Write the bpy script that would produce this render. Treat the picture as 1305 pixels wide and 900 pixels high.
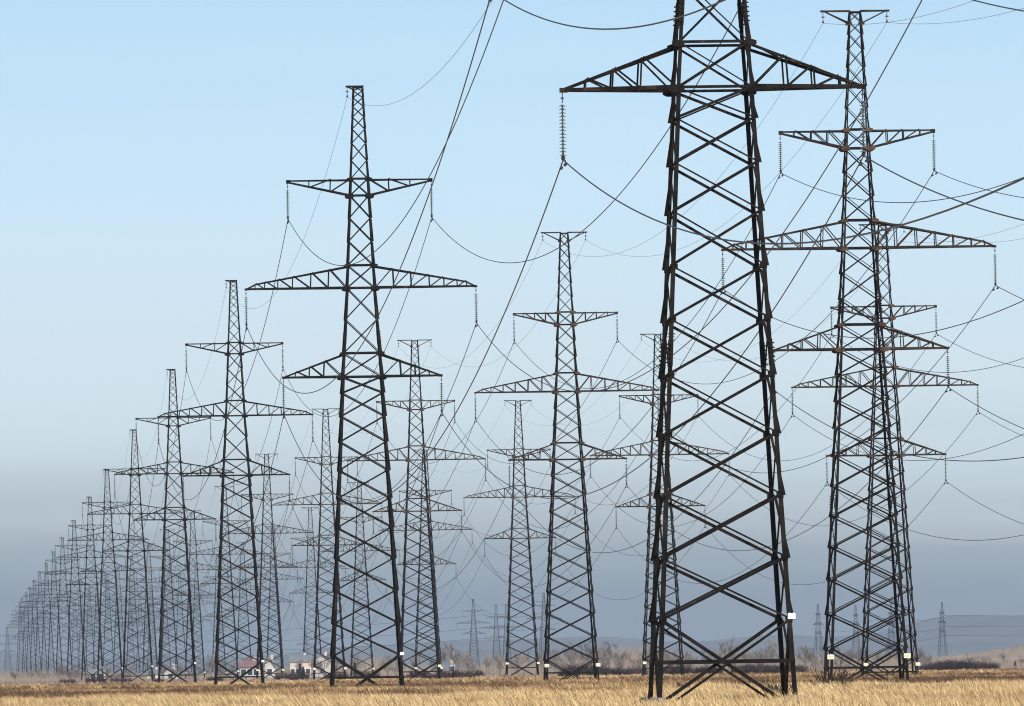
import bpy, math, random
import numpy as np
from mathutils import Matrix, Vector

sc = bpy.context.scene
for o in list(bpy.data.objects):
    bpy.data.objects.remove(o)
COL = sc.collection
R = math.radians

# ------------------------------------------------------------------ camera
CAM_H, PITCH, ROLL = 1.354, 0.0308, 0.0158
cam_d = bpy.data.cameras.new('camera')
cam_d.sensor_width = 36.0
cam_d.lens = 36.0 * 13076 / 1305
cam_d.clip_start = 1.0
cam_d.clip_end = 80000
cam = bpy.data.objects.new('camera', cam_d)
COL.objects.link(cam)
fw = Vector((0, math.cos(PITCH), math.sin(PITCH)))
rt = Vector((1, 0, 0))
up = Vector((0, -math.sin(PITCH), math.cos(PITCH)))
cX = rt * math.cos(ROLL) - up * math.sin(ROLL)
cY = rt * math.sin(ROLL) + up * math.cos(ROLL)
m = Matrix((cX, cY, -fw)).transposed().to_4x4()
m.translation = (0, 0, CAM_H)
cam.matrix_world = m
sc.camera = cam

# ------------------------------------------------------------------ sky and sun
SUN_EL, SUN_AZ = R(36), R(136)          # azimuth clockwise from +Y (the view)
w = bpy.data.worlds.new('World')
sc.world = w
w.use_nodes = True
nt = w.node_tree
nt.nodes.clear()
N = nt.nodes.new
out = N('ShaderNodeOutputWorld')
bg = N('ShaderNodeBackground')
bg.inputs['Strength'].default_value = 0.10
sky = N('ShaderNodeTexSky')
sky.sky_type = 'NISHITA'
sky.sun_disc = False
sky.sun_elevation = SUN_EL
sky.sun_rotation = SUN_AZ
sky.altitude = 100
sky.air_density = 1.0
sky.dust_density = 0.6
sky.ozone_density = 2.0
# a far bank of thin grey cloud low over the horizon, by direction
tc = N('ShaderNodeTexCoord')
sep = N('ShaderNodeSeparateXYZ')
nt.links.new(tc.outputs['Generated'], sep.inputs[0])
mp = N('ShaderNodeMapping')
mp.inputs['Scale'].default_value = (9, 9, 120)
nt.links.new(tc.outputs['Generated'], mp.inputs[0])
ns = N('ShaderNodeTexNoise')
ns.inputs['Scale'].default_value = 1.0
ns.inputs['Detail'].default_value = 3
nt.links.new(mp.outputs[0], ns.inputs[0])
ma = N('ShaderNodeMath')
ma.operation = 'MULTIPLY_ADD'
ma.inputs[1].default_value = 0.014
nt.links.new(ns.outputs[0], ma.inputs[0])
nt.links.new(sep.outputs[2], ma.inputs[2])
m10 = N('ShaderNodeMath'); m10.operation = 'MULTIPLY'; m10.inputs[1].default_value = 10.0
nt.links.new(ma.outputs[0], m10.inputs[0])
cr = N('ShaderNodeValToRGB')
el = cr.color_ramp
el.interpolation = 'B_SPLINE'
VEIL = [(0.006, (.19, .24, .275)), (0.0125, (.28, .33, .355)), (0.0165, (.382, .442, .472)), (0.0243, (.489, .586, .629)), (0.033, (.469, .569, .629)), (0.0457, (.435, .579, .680)), (0.0625, (.352, .519, .661)), (0.085, (.29, .45, .62))]
for i_, (z_, c_) in enumerate(VEIL):
    p_ = (z_ + 0.007) * 10
    ee = el.elements[0] if i_ == 0 else el.elements[1] if i_ == 1 else el.elements.new(p_)
    ee.position = p_; ee.color = (*[min(1, c * 10 / 7) for c in c_], 1)
nt.links.new(m10.outputs[0], cr.inputs[0])
sc7 = N('ShaderNodeVectorMath'); sc7.operation = 'SCALE'; sc7.inputs['Scale'].default_value = 7.0
nt.links.new(cr.outputs[0], sc7.inputs[0])
mrz = N('ShaderNodeMapRange'); mrz.interpolation_type = 'SMOOTHSTEP'
mrz.inputs['From Min'].default_value = 0.07; mrz.inputs['From Max'].default_value = 0.30
nt.links.new(sep.outputs[2], mrz.inputs[0])
mx = N('ShaderNodeMix')
mx.data_type = 'RGBA'
nt.links.new(mrz.outputs[0], mx.inputs['Factor'])
nt.links.new(sc7.outputs[0], mx.inputs['A'])
nt.links.new(sky.outputs[0], mx.inputs['B'])
nt.links.new(mx.outputs['Result'], bg.inputs[0])
nt.links.new(bg.outputs[0], out.inputs[0])

sd = bpy.data.lights.new('sun', 'SUN')
sd.energy = 3.2
sd.angle = R(0.5)
sd.color = (1.0, 0.94, 0.85)
sun = bpy.data.objects.new('sun', sd)
COL.objects.link(sun)
to_sun = Vector((math.sin(SUN_AZ) * math.cos(SUN_EL), math.cos(SUN_AZ) * math.cos(SUN_EL), math.sin(SUN_EL)))
sun.rotation_euler = to_sun.to_track_quat('Z', 'Y').to_euler()
sun.location = (60, -30, 80)

vs = sc.view_settings
vs.view_transform = 'Standard'
vs.look = 'None'
vs.gamma = 1
vs.exposure = 0.6
vs.use_curve_mapping = False
sc.cycles.pixel_filter_type = 'BLACKMAN_HARRIS'
sc.cycles.filter_width = 1.1
sc.render.resolution_x, sc.render.resolution_y = 1024, 706

# ------------------------------------------------------------------ materials
def mat(name):
    mt = bpy.data.materials.new(name)
    mt.use_nodes = True
    t = mt.node_tree
    return mt, t, t.nodes['Principled BSDF']

def noise_mat(name, c1, c2, scale, rough=0.7, c3=None, lo=0.35, hi=0.65, detail=6, coord='Object', obj_var=0.0, stretch=None, spec=0.5):
    mt, t, b = mat(name)
    tcn = t.nodes.new('ShaderNodeTexCoord')
    src = tcn.outputs[coord]
    if stretch:
        mpn = t.nodes.new('ShaderNodeMapping')
        mpn.inputs['Scale'].default_value = stretch
        t.links.new(src, mpn.inputs[0]); src = mpn.outputs[0]
    n = t.nodes.new('ShaderNodeTexNoise')
    n.inputs['Scale'].default_value = scale
    n.inputs['Detail'].default_value = detail
    t.links.new(src, n.inputs[0])
    r = t.nodes.new('ShaderNodeValToRGB')
    r.color_ramp.elements[0].position = lo; r.color_ramp.elements[0].color = (*c1, 1)
    r.color_ramp.elements[1].position = hi; r.color_ramp.elements[1].color = (*c2, 1)
    if c3:
        e = r.color_ramp.elements.new(hi + 0.08); e.color = (*c3, 1)
    fac = n.outputs[0]
    if obj_var:
        oi = t.nodes.new('ShaderNodeObjectInfo')
        mm = t.nodes.new('ShaderNodeMath'); mm.operation = 'MULTIPLY_ADD'
        mm.inputs[1].default_value = obj_var
        t.links.new(oi.outputs['Random'], mm.inputs[0]); t.links.new(n.outputs[0], mm.inputs[2])
        m2 = t.nodes.new('ShaderNodeMath'); m2.operation = 'SUBTRACT'; m2.inputs[1].default_value = obj_var / 2
        t.links.new(mm.outputs[0], m2.inputs[0]); fac = m2.outputs[0]
    t.links.new(fac, r.inputs[0])
    t.links.new(r.outputs[0], b.inputs['Base Color'])
    b.inputs['Roughness'].default_value = rough
    b.inputs['Specular IOR Level'].default_value = spec
    return mt

M = {}
M['steel'] = noise_mat('dark_weathered_steel', (0.0045, 0.004, 0.0036), (0.019, 0.0145, 0.0115), 1.6, 0.8, (0.062, 0.041, 0.028), obj_var=0.08, spec=0.12)
M['rust'] = noise_mat('rusted_steel', (0.012, 0.0095, 0.008), (0.055, 0.036, 0.025), 1.5, 0.85, (0.15, 0.083, 0.047), obj_var=0.12, spec=0.2)
M['gusset'] = noise_mat('rust_and_lichen_plate', (0.03, 0.021, 0.015), (0.115, 0.066, 0.038), 2.2, 0.9, (0.21, 0.175, 0.105), spec=0.2)
M['glass'] = noise_mat('green_insulator_glass', (0.05, 0.065, 0.058), (0.13, 0.16, 0.145), 6, 0.25)
M['wire'] = noise_mat('aluminium_cable', (0.010, 0.010, 0.011), (0.022, 0.022, 0.023), 0.05, 0.6)
M['earthwire'] = noise_mat('galvanised_cable', (0.10, 0.10, 0.10), (0.18, 0.18, 0.18), 0.05, 0.5)
M['fitting'] = noise_mat('dark_fitting', (0.015, 0.015, 0.015), (0.03, 0.03, 0.03), 5, 0.6)
M['concrete'] = noise_mat('weathered_concrete', (0.10, 0.093, 0.084), (0.20, 0.185, 0.165), 4, 0.95)
M['plate_white'] = noise_mat('white_enamel_plate', (0.86, 0.86, 0.83), (0.78, 0.78, 0.74), 4, 0.5)
M['plate_yellow'] = noise_mat('yellow_enamel_plate', (0.80, 0.73, 0.28), (0.74, 0.70, 0.40), 5, 0.5)

# ------------------------------------------------------------------ mesh helpers
class MB:
    def __init__(s):
        s.v, s.f, s.mi = [], [], []
        s.cur = 0
    def add(s, vs, fs):
        k = len(s.v)
        s.v += [tuple(x) for x in vs]
        s.f += [tuple(k + i for i in f) for f in fs]
        s.mi += [s.cur] * len(fs)
    def angle(s, p, q, size, n1, n2, th=0.014):
        """steel angle section from p to q, flanges along n1 and n2"""
        p, q = Vector(p), Vector(q)
        d = (q - p).normalized()
        n1 = Vector(n1); n1 = (n1 - d * n1.dot(d)).normalized()
        n2 = Vector(n2); n2 = n2 - d * n2.dot(d) - n1 * n2.dot(n1); n2.normalize()
        prof = [(0, 0), (size, 0), (size, th), (th, th), (th, size), (0, size)]
        vs = [p + n1 * a + n2 * b for a, b in prof] + [q + n1 * a + n2 * b for a, b in prof]
        fs = [(i, (i + 1) % 6, 6 + (i + 1) % 6, 6 + i) for i in range(6)] + [(5, 4, 3, 2, 1, 0), (6, 7, 8, 9, 10, 11)]
        s.add(vs, fs)
    def box(s, c, ax, ay, az):
        """box about centre c with half vectors"""
        c, ax, ay, az = map(Vector, (c, ax, ay, az))
        vs = [c + ax * i + ay * j + az * k for k in (-1, 1) for j in (-1, 1) for i in (-1, 1)]
        s.add(vs, [(0, 2, 3, 1), (4, 5, 7, 6), (0, 1, 5, 4), (2, 6, 7, 3), (0, 4, 6, 2), (1, 3, 7, 5)])
    def prism(s, p, q, r0, r1, n=5):
        p, q = Vector(p), Vector(q)
        d = (q - p)
        if d.length < 1e-6: return
        d.normalize()
        a = d.orthogonal().normalized(); b = d.cross(a)
        vs = []
        for c, r in ((p, r0), (q, r1)):
            vs += [c + (a * math.cos(6.28318 * i / n) + b * math.sin(6.28318 * i / n)) * r for i in range(n)]
        s.add(vs, [(i, (i + 1) % n, n + (i + 1) % n, n + i) for i in range(n)] + [tuple(range(n))[::-1], tuple(range(n, 2 * n))])
    def lathe(s, c, prof, n=10):
        """prof: (r, z) list, around vertical axis through c"""
        vs = []
        for r, z in prof:
            vs += [(c[0] + r * math.cos(6.28318 * i / n), c[1] + r * math.sin(6.28318 * i / n), c[2] + z) for i in range(n)]
        fs = []
        for k in range(len(prof) - 1):
            fs += [(k * n + i, k * n + (i + 1) % n, (k + 1) * n + (i + 1) % n, (k + 1) * n + i) for i in range(n)]
        fs += [tuple(range(n))[::-1], tuple(range((len(prof) - 1) * n, len(prof) * n))]
        s.add(vs, fs)
    def tube(s, pts, r, n=5):
        pts = [Vector(p) for p in pts]
        vs = []
        for i, p in enumerate(pts):
            d = (pts[min(i + 1, len(pts) - 1)] - pts[max(i - 1, 0)]).normalized()
            a = d.cross(Vector((0, 0, 1)))
            if a.length < 1e-4: a = Vector((1, 0, 0))
            a.normalize(); b = d.cross(a)
            vs += [p + (a * math.cos(6.28318 * j / n) + b * math.sin(6.28318 * j / n)) * r for j in range(n)]
        fs = []
        for i in range(len(pts) - 1):
            fs += [(i * n + j, i * n + (j + 1) % n, (i + 1) * n + (j + 1) % n, (i + 1) * n + j) for j in range(n)]
        s.add(vs, fs)
    def build(s, name, mats, parent=None, loc=None):
        me = bpy.data.meshes.new(name)
        me.from_pydata(s.v, [], s.f)
        if not isinstance(mats, (list, tuple)): mats = [mats]
        for x in mats: me.materials.append(x)
        if len(mats) > 1:
            me.polygons.foreach_set('material_index', s.mi)
        me.update()
        o = bpy.data.objects.new(name, me)
        COL.objects.link(o)
        if parent: o.parent = parent
        if loc: o.location = loc
        return o

def tag(o, label=None, cat=None, group=None, kind=None):
    if label: o['label'] = label
    if cat: o['category'] = cat
    if group: o['group'] = group
    if kind: o['kind'] = kind
    return o

def empty(name, loc=(0, 0, 0), rz=0):
    o = bpy.data.objects.new(name, None)
    o.empty_display_size = 0.5
    COL.objects.link(o)
    o.location = loc
    o.rotation_euler = (0, 0, rz)
    return o

def copy_tree(o, parent=None, skip=()):
    c = o.copy()
    COL.objects.link(c)
    if parent: c.parent = parent
    for ch in list(o.children):
        if ch.name.split('.')[0] in skip: continue
        copy_tree(ch, c, skip)
    return c

def np_mesh(name, verts, faces_n, idx, material, attr=None):
    """mesh from numpy: verts (n,3), all faces with faces_n corners"""
    me = bpy.data.meshes.new(name)
    nf = len(idx) // faces_n
    me.vertices.add(len(verts)); me.vertices.foreach_set('co', verts.astype(np.float32).ravel())
    me.loops.add(len(idx)); me.loops.foreach_set('vertex_index', idx.astype(np.int32))
    me.polygons.add(nf)
    me.polygons.foreach_set('loop_start', np.arange(0, nf * faces_n, faces_n, dtype=np.int32))
    me.polygons.foreach_set('loop_total', np.full(nf, faces_n, dtype=np.int32))
    if attr is not None:
        a = me.attributes.new('shade', 'FLOAT', 'POINT')
        a.data.foreach_set('value', attr.astype(np.float32))
    me.materials.append(material)
    me.update(calc_edges=True)
    o = bpy.data.objects.new(name, me)
    COL.objects.link(o)
    return o

# ------------------------------------------------------------------ pixel helper (photo pixels -> ground place at distance Y)
YH0 = 450 + 13076 * math.tan(PITCH)
def px_x(px, Y):
    return (px - 652.5) / 13076 * Y
def horizon(px):
    return YH0 - (px - 652.5) * math.tan(ROLL)
def px_h(px, py, Y):
    """height above the ground of a point seen at photo row py, distance Y"""
    return CAM_H + (horizon(px) - py) / 13076 * Y

# ------------------------------------------------------------------ ground, hills
rng = np.random.default_rng(7)
random.seed(5)

def field_material(name, use_attr):
    mt, t, b = mat(name)
    geo = t.nodes.new('ShaderNodeNewGeometry')
    mpn = t.nodes.new('ShaderNodeMapping')
    mpn.inputs['Scale'].default_value = (0.05, 0.011, 0.0)
    t.links.new(geo.outputs['Position'], mpn.inputs[0])
    n = t.nodes.new('ShaderNodeTexNoise')
    n.inputs['Scale'].default_value = 1.0; n.inputs['Detail'].default_value = 5
    t.links.new(mpn.outputs[0], n.inputs[0])
    fac = n.outputs[0]
    # the field behind the first strip of feather grass carries more brown weeds
    sx = t.nodes.new('ShaderNodeSeparateXYZ'); t.links.new(geo.outputs['Position'], sx.inputs[0])
    mr = t.nodes.new('ShaderNodeMapRange')
    mr.inputs['From Min'].default_value = 430; mr.inputs['From Max'].default_value = 620
    mr.inputs['To Min'].default_value = 0.15; mr.inputs['To Max'].default_value = -0.10
    mr2 = t.nodes.new('ShaderNodeMapRange')
    mr2.inputs['From Min'].default_value = 780; mr2.inputs['From Max'].default_value = 1100
    mr2.inputs['To Min'].default_value = 0.0; mr2.inputs['To Max'].default_value = 0.10
    t.links.new(sx.outputs[1], mr2.inputs[0])
    t.links.new(sx.outputs[1], mr.inputs[0])
    ad = t.nodes.new('ShaderNodeMath'); ad.operation = 'ADD'
    t.links.new(fac, ad.inputs[0]); t.links.new(mr.outputs[0], ad.inputs[1])
    ad2 = t.nodes.new('ShaderNodeMath'); ad2.operation = 'ADD'
    t.links.new(ad.outputs[0], ad2.inputs[0]); t.links.new(mr2.outputs[0], ad2.inputs[1]); ad = ad2
    r = t.nodes.new('ShaderNodeValToRGB')
    r.color_ramp.elements[0].position = 0.36; r.color_ramp.elements[0].color = (0.145, 0.088, 0.055, 1)
    r.color_ramp.elements[1].position = 0.62; r.color_ramp.elements[1].color = (0.60, 0.445, 0.245, 1)
    e = r.color_ramp.elements.new(0.49); e.color = (0.41, 0.275, 0.145, 1)
    t.links.new(ad.outputs[0], r.inputs[0])
    col = r.outputs[0]
    if use_attr:
        at = t.nodes.new('ShaderNodeAttribute'); at.attribute_name = 'shade'
        mxn = t.nodes.new('ShaderNodeMix'); mxn.data_type = 'RGBA'; mxn.blend_type = 'MULTIPLY'
        mxn.inputs['Factor'].default_value = 1
        r2 = t.nodes.new('ShaderNodeValToRGB')
        r2.color_ramp.elements[0].color = (0.45, 0.40, 0.36, 1)
        r2.color_ramp.elements[1].color = (1.35, 1.35, 1.3, 1)
        t.links.new(at.outputs['Fac'], r2.inputs[0])
        t.links.new(col, mxn.inputs['A']); t.links.new(r2.outputs[0], mxn.inputs['B'])
        col = mxn.outputs['Result']
    t.links.new(col, b.inputs['Base Color'])
    b.inputs['Roughness'].default_value = 0.9
    b.inputs['Specular IOR Level'].default_value = 0.1
    return mt

M['soil'] = field_material('dry_field_soil', False)
M['straw'] = field_material('dry_feather_grass', True)

ys = np.concatenate([np.linspace(-290, 1500, 60), np.geomspace(1560, 25800, 50)])
xs = np.concatenate([-np.geomspace(160, 3900, 18)[::-1], np.linspace(-150, 150, 41), np.geomspace(160, 3900, 18)])
gx, gy = np.meshgrid(xs, ys)
def pale_hill(x, y):
    # a low sandy rise to the right, three kilometres out
    return 10.5 * np.exp(-((x - 250) / 95.0) ** 2) * np.exp(-((y - 3500) / 520.0) ** 2)
gz = 0.05 * np.sin(gx * 0.09 + gy * 0.013) * np.exp(-((gy - 700) / 700) ** 2) + pale_hill(gx, gy)
gv = np.stack([gx.ravel(), gy.ravel(), gz.ravel()], 1)
nx, ny = len(xs), len(ys)
ii = (np.arange(ny - 1)[:, None] * nx + np.arange(nx - 1)[None, :]).ravel()
gidx = np.stack([ii, ii + 1, ii + nx + 1, ii + nx], 1).ravel()
ground = np_mesh('ground', gv, 4, gidx, M['soil'])
ground.data.polygons.foreach_set('use_smooth', [True] * len(ground.data.polygons))
tag(ground, kind='structure')

def ground_z(x, y):
    return float(0.05 * math.sin(x * 0.09 + y * 0.013) * math.exp(-((y - 700) / 700) ** 2) + pale_hill(x, y))

# sandy colour of the rise
M['sand'] = noise_mat('pale_sandy_slope', (0.17, 0.135, 0.10), (0.30, 0.245, 0.19), 0.02, 0.95, coord='Object', stretch=(1, 0.3, 1))
ground.data.materials.append(M['sand'])
pc = np.empty(len(ground.data.polygons) * 3); ground.data.polygons.foreach_get('center', pc); pc = pc.reshape(-1, 3)
mi = ((pc[:, 1] > 2600)).astype(np.int32)
ground.data.polygons.foreach_set('material_index', mi)

# far blue hills, twenty kilometres out
M['hill'] = noise_mat('wooded_far_hill', (0.09, 0.095, 0.085), (0.16, 0.16, 0.145), 0.004, 0.95)
hv = []
HX = np.linspace(-3600, 3600, 181)
prof = lambda x: 52 + 10 * np.sin(x / 410 + 0.6) + 7 * np.sin(x / 171 + 2) + 3.5 * np.sin(x / 63.0) + 46 / (1 + np.exp(-(x - 830) / 95.0))
rows = [(18600, 0.0), (19200, 0.45), (19900, 0.85), (20600, 1.0), (21800, 0.7), (23600, 0.0)]
for yy, k in rows:
    for x in HX:
        hv.append((x, yy, -1.0 + k * prof(x) * (1 + 0.05 * math.sin(x * 0.02 + yy))))
hn = len(HX)
hi_ = (np.arange(len(rows) - 1)[:, None] * hn + np.arange(hn - 1)[None, :]).ravel()
hill = np_mesh('hills', np.array(hv), 4, np.stack([hi_, hi_ + 1, hi_ + hn + 1, hi_ + hn], 1).ravel(), M['hill'])
hill.data.polygons.foreach_set('use_smooth', [True] * len(hill.data.polygons))
tag(hill, kind='structure')

# ------------------------------------------------------------------ haze
hz = MB()
hz.box((0, 13000, 79), (4200, 0, 0), (0, 13400, 0), (0, 0, 81.5))
mt = bpy.data.materials.new('valley_haze'); mt.use_nodes = True
t = mt.node_tree; t.nodes.clear()
ho = t.nodes.new('ShaderNodeOutputMaterial'); hvn = t.nodes.new('ShaderNodeVolumePrincipled')
hvn.inputs['Density'].default_value = 0.000044
hvn.inputs['Color'].default_value = (0.60, 0.68, 0.78, 1)
hvn.inputs['Anisotropy'].default_value = 0.1
t.links.new(hvn.outputs[0], ho.inputs['Volume'])
haze = hz.build('haze', mt)
tag(haze, 'thin bluish haze filling the plain and fading the far pylons and hills', 'haze', kind='stuff')

# ------------------------------------------------------------------ pylons
STR_LEN = 2.3
def lerp_tab(tab, h):
    for (h0, w0), (h1, w1) in zip(tab, tab[1:]):
        if h <= h1:
            return w0 + (w1 - w0) * (h - h0) / (h1 - h0)
    return tab[-1][1]

def insulator(mb_list, x, y, z):
    g, fi = MB(), MB()
    g.cur = 1
    g.prism((x, y, z + 0.02), (x, y, z - 0.37), 0.018, 0.018, 6)
    g.box((x, y, z - 0.2), (0.05, 0, 0), (0, 0.02, 0), (0, 0, 0.03))
    g.prism((x, y, z - 2.1), (x, y, z - STR_LEN), 0.03, 0.03, 6)
    g.lathe((x, y, z - STR_LEN), [(0.02, 0.10), (0.07, 0.06), (0.075, -0.02), (0.03, -0.08)], 8)
    g.box((x, y, z - STR_LEN), (0.03, 0, 0), (0, 0.16, 0), (0, 0, 0.035))
    g.cur = 0
    for k in range(15):
        zz = z - 0.42 - k * 0.123
        g.lathe((x, y, zz), [(0.04, 0.0), (0.05, -0.025), (0.125, -0.05), (0.128, -0.062), (0.05, -0.062), (0.022, -0.075), (0.022, -0.124)], 10)
    return g

class Kind: pass

def make_pylon(K):
    """builds one pylon of a kind with its parts; local X along the arms, Y along the line"""
    tab = K.width
    W = lambda h: lerp_tab(tab, h)
    root = empty(K.name)
    S, RU, GU = M['steel'], M['rust'], M['gusset']
    top = K.nodes[-1]
    # legs ------------------------------------------------------------
    def legsize(h):
        return 0.165 if h < 7 else 0.15 if h < K.low else 0.125 if h < K.mid else 0.105 if h < K.up else 0.08
    for sx, sy in ((-1, -1), (1, -1), (1, 1), (-1, 1)):
        mb = MB()
        hs = [-1.0, 3.0, 7.0, 12.0, 17.0] + [a for a, _ in tab[1:]]
        hs = sorted(set(hs))
        for h0, h1 in zip(hs, hs[1:]):
            w0, w1 = (W(max(h0, 0)) + (0.0 if h0 >= 0 else 0.062)), W(h1)
            mb.angle((sx * w0, sy * w0, h0), (sx * w1, sy * w1, h1), legsize((h0 + h1) / 2), (-sx, 0, 0), (0, -sy, 0), 0.02)
        for hsp in K.splices:                      # bolted splices
            ww, w2 = W(hsp), W(hsp + 0.9)
            mb.angle((sx * (ww + .018), sy * (ww + .018), hsp), (sx * (w2 + .018), sy * (w2 + .018), hsp + 0.9), legsize(hsp) + 0.03, (-sx, 0, 0), (0, -sy, 0), 0.02)
            for k in range(5):
                wk = W(hsp + 0.12 + k * 0.16)
                mb.box((sx * (wk + 0.04), sy * (wk - 0.08), hsp + 0.12 + k * 0.16), (0.045, 0, 0), (0, 0.02, 0), (0, 0, 0.025))
                mb.box((sx * (wk - 0.08), sy * (wk + 0.04), hsp + 0.12 + k * 0.16), (0.02, 0, 0), (0, 0.045, 0), (0, 0, 0.025))
        if (sx, sy) in K.steps:
            h = 2.5
            while h < top - 1:
                wk = W(h)
                mb.box((sx * (wk + 0.07), sy * (wk - 0.05), h), (0.09, 0, 0), (0, 0.011, 0), (0, 0, 0.011))
                h += 0.45
        mb.build('leg', S, root)
        fb = MB(); w0 = W(0)
        fb.lathe((sx * w0, sy * w0, 0), [(0.36, -1.0), (0.34, 0.0), (0.26, 0.09), (0.10, 0.10)], 4)
        fb.build('footing', M['concrete'], root)
    # bracing of the four faces ----------------------------------------
    def face_pt(fi, s, h, off=0.0):
        ww = W(h)
        x, y = s * (ww - 0.02), -(ww - off)
        for _ in range(fi): x, y = -y, x
        return Vector((x, y, h))
    def rot(fi, v):
        x, y, z = v
        for _ in range(fi): x, y = -y, x
        return (x, y, z)
    for fi in range(4):
        mb = MB()
        inn = rot(fi, (0, 1, 0))
        nn = K.nodes
        for i, (h0, h1) in enumerate(zip(nn, nn[1:])):
            hm = (h0 + h1) / 2
            b = 0.10 if h1 < 3.2 else 0.09 if hm < 8 else 0.08 if hm < K.low else 0.065 if hm < K.up else 0.048
            e0 = h0 if i else -0.5
            outw = tuple(-c for c in inn)
            b1, b2 = (b * .85, b * 1.25) if i == 0 else (b * 1.2, b * .70)
            mb.angle(face_pt(fi, -1, e0, -.004), face_pt(fi, 1, h1, -.004), b1, (0, 0, 1), outw, 0.014)
            mb.angle(face_pt(fi, -1, h1, .025), face_pt(fi, 1, e0, .025), b2, (0, 0, 1), inn, 0.014)
            if i == 0:
                hh = K.belt
                mb.angle(face_pt(fi, -1, hh, -.015), face_pt(fi, 1, hh, -.015), 0.14, (0, 0, 1), inn, 0.014)
        for hb in K.belts:
            mb.angle(face_pt(fi, -1, hb, -.012), face_pt(fi, 1, hb, -.012), 0.10, (0, 0, 1), inn, 0.012)
        for hb in K.plates:                       # small node plates on the legs
            for s in (-1, 1):
                p = face_pt(fi, s, hb, -.02)
                q = rot(fi, (1, 0, 0))
                mb.box(p - Vector(q) * s * 0.11, Vector(q) * 0.10, Vector(inn) * 0.006, (0, 0, 0.10))
        mb.build('bracing', S, root)
    # crossarms --------------------------------------------------------
    def crossarm(s, tip, body_top, body_bot, topf, botf, posts, flip, chord, am):
        mb = MB()
        wb, wt = W(body_bot), W(body_top)
        def pt(t, y, which):
            h = topf(t) if which else botf(t)
            wbody = wt if which else wb
            x = tip + (wbody - tip) * t
            yy = 0.07 + (wbody - 0.07 + 0.012) * t
            return Vector((s * x, y * yy, h))
        ts = [0.0] + posts + [1.0]
        for y in (-1, 1):
            for a, b in zip(ts, ts[1:]):
                pa, pb = pt(a, y, 0), pt(b, y, 0)
                mb.angle(pa, pb, chord, (0, -y, 0), (0, 0, 1), 0.016)
                mb.angle(pt(a, y, 1), pt(b, y, 1), chord * .8, (0, -y, 0), (0, 0, -1), 0.014)
            for t in posts:
                mb.angle(pt(t, y, 0), pt(t, y, 1), 0.065, (s, 0, 0), (0, -y, 0), 0.012)
            for k, (a, b) in enumerate(zip(ts, ts[1:])):
                if k == 0: continue
                if flip: pa, pb = pt(a, y, 0), pt(b, y, 1)
                else: pa, pb = pt(a, y, 1), pt(b, y, 0)
                mb.angle(pa, pb, 0.07, (0, 0, 1), (0, -y, 0), 0.012)
        for k, (a, b) in enumerate(zip(ts, ts[1:])):       # plan bracing
            sg = 1 if k % 2 else -1
            mb.angle(pt(a, sg, 0), pt(b, -sg, 0), 0.06, (0, 0, 1), (1, 0, 0), 0.012)
            mb.angle(pt(a, sg, 1), pt(b, -sg, 1), 0.05, (0, 0, -1), (1, 0, 0), 0.012)
        for t in posts:
            mb.angle(pt(t, -1, 0), pt(t, 1, 0), 0.06, (0, 0, 1), (s, 0, 0), 0.012)
        # tip plate and hanger
        mb.box((s * (tip - .05), 0, (topf(0) + botf(0)) / 2), (0.14, 0, 0), (0, 0.10, 0), (0, 0, max(0.06, (topf(0) - botf(0)) / 2 + 0.02)))
        # gusset plates where the arm meets the legs
        mb.cur = 1
        for y in (-1, 1):
            for hh, ww, gw, gh in ((body_bot, wb, 0.29, 0.14), (body_top, wt, 0.22, 0.115)):
                cx_, cy_ = s * (ww + 0.02), y * (ww + 0.035)
                ol = [(-gw, -gh * .45), (-gw * .55, -gh), (gw * .5, -gh), (gw, -gh * .5), (gw, gh * .55), (gw * .35, gh), (-gw * .6, gh), (-gw, gh * .5)]
                mb.add([(cx_ + s * a, cy_ - .011, hh + b) for a, b in ol] + [(cx_ + s * a, cy_ + .011, hh + b) for a, b in ol],
                       [tuple(range(8)), tuple(range(15, 7, -1))] + [(i, 8 + i, 8 + (i + 1) % 8, (i + 1) % 8) for i in range(8)])
        mb.build('crossarm', am, root)
    for s in (-1, 1):
        crossarm(s, K.tip_low, K.low_top, K.low, lambda t: K.low + 0.12 + (K.low_top - K.low - .12) * t, lambda t: K.low, K.posts_low, False, 0.13, K.mats)
        hip = 0.095
        def midtop(t):
            if t < hip: return K.mid + 0.10 + (0.42 - .10) * t / hip
            return K.mid + 0.42 + (K.mid_top - K.mid - 0.42) * (t - hip) / (1 - hip)
        crossarm(s, K.tip_mid, K.mid_top, K.mid, midtop, lambda t: K.mid, K.posts_mid, False, 0.13, K.mats)
        crossarm(s, K.tip_up, K.up, K.up_bot, lambda t: K.up, lambda t: K.up - 0.2 - (K.up - K.up_bot - 0.2) * t, K.posts_up, K.flip_up, 0.12, K.mats_up)
    # belts through the body at the arms
    # insulator strings
    for s in (-1, 1):
        for tip, z in ((K.tip_low, K.low), (K.tip_mid, K.mid), (K.tip_up, K.up - 0.2)):
            io = insulator(None, s * tip, 0, z - 0.02).build('insulator_string', [M['glass'], M['fitting']], root)
            for e in (-1, 1):
                db = MB()
                zz = z - 0.02 - STR_LEN
                y0 = e * 1.25
                db.prism((s * tip, y0, zz - 0.115), (s * tip, y0, zz - 0.26), 0.02, 0.02, 5)
                db.prism((s * tip, y0 - 0.22, zz - 0.27), (s * tip, y0 + 0.22, zz - 0.27), 0.014, 0.014, 5)
                for d in (-0.22, 0.22):
                    db.prism((s * tip, y0 + d - 0.09, zz - 0.28), (s * tip, y0 + d + 0.09, zz - 0.28), 0.055, 0.055, 7)
                db.build('vibration_damper', M['fitting'], io)
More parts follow.
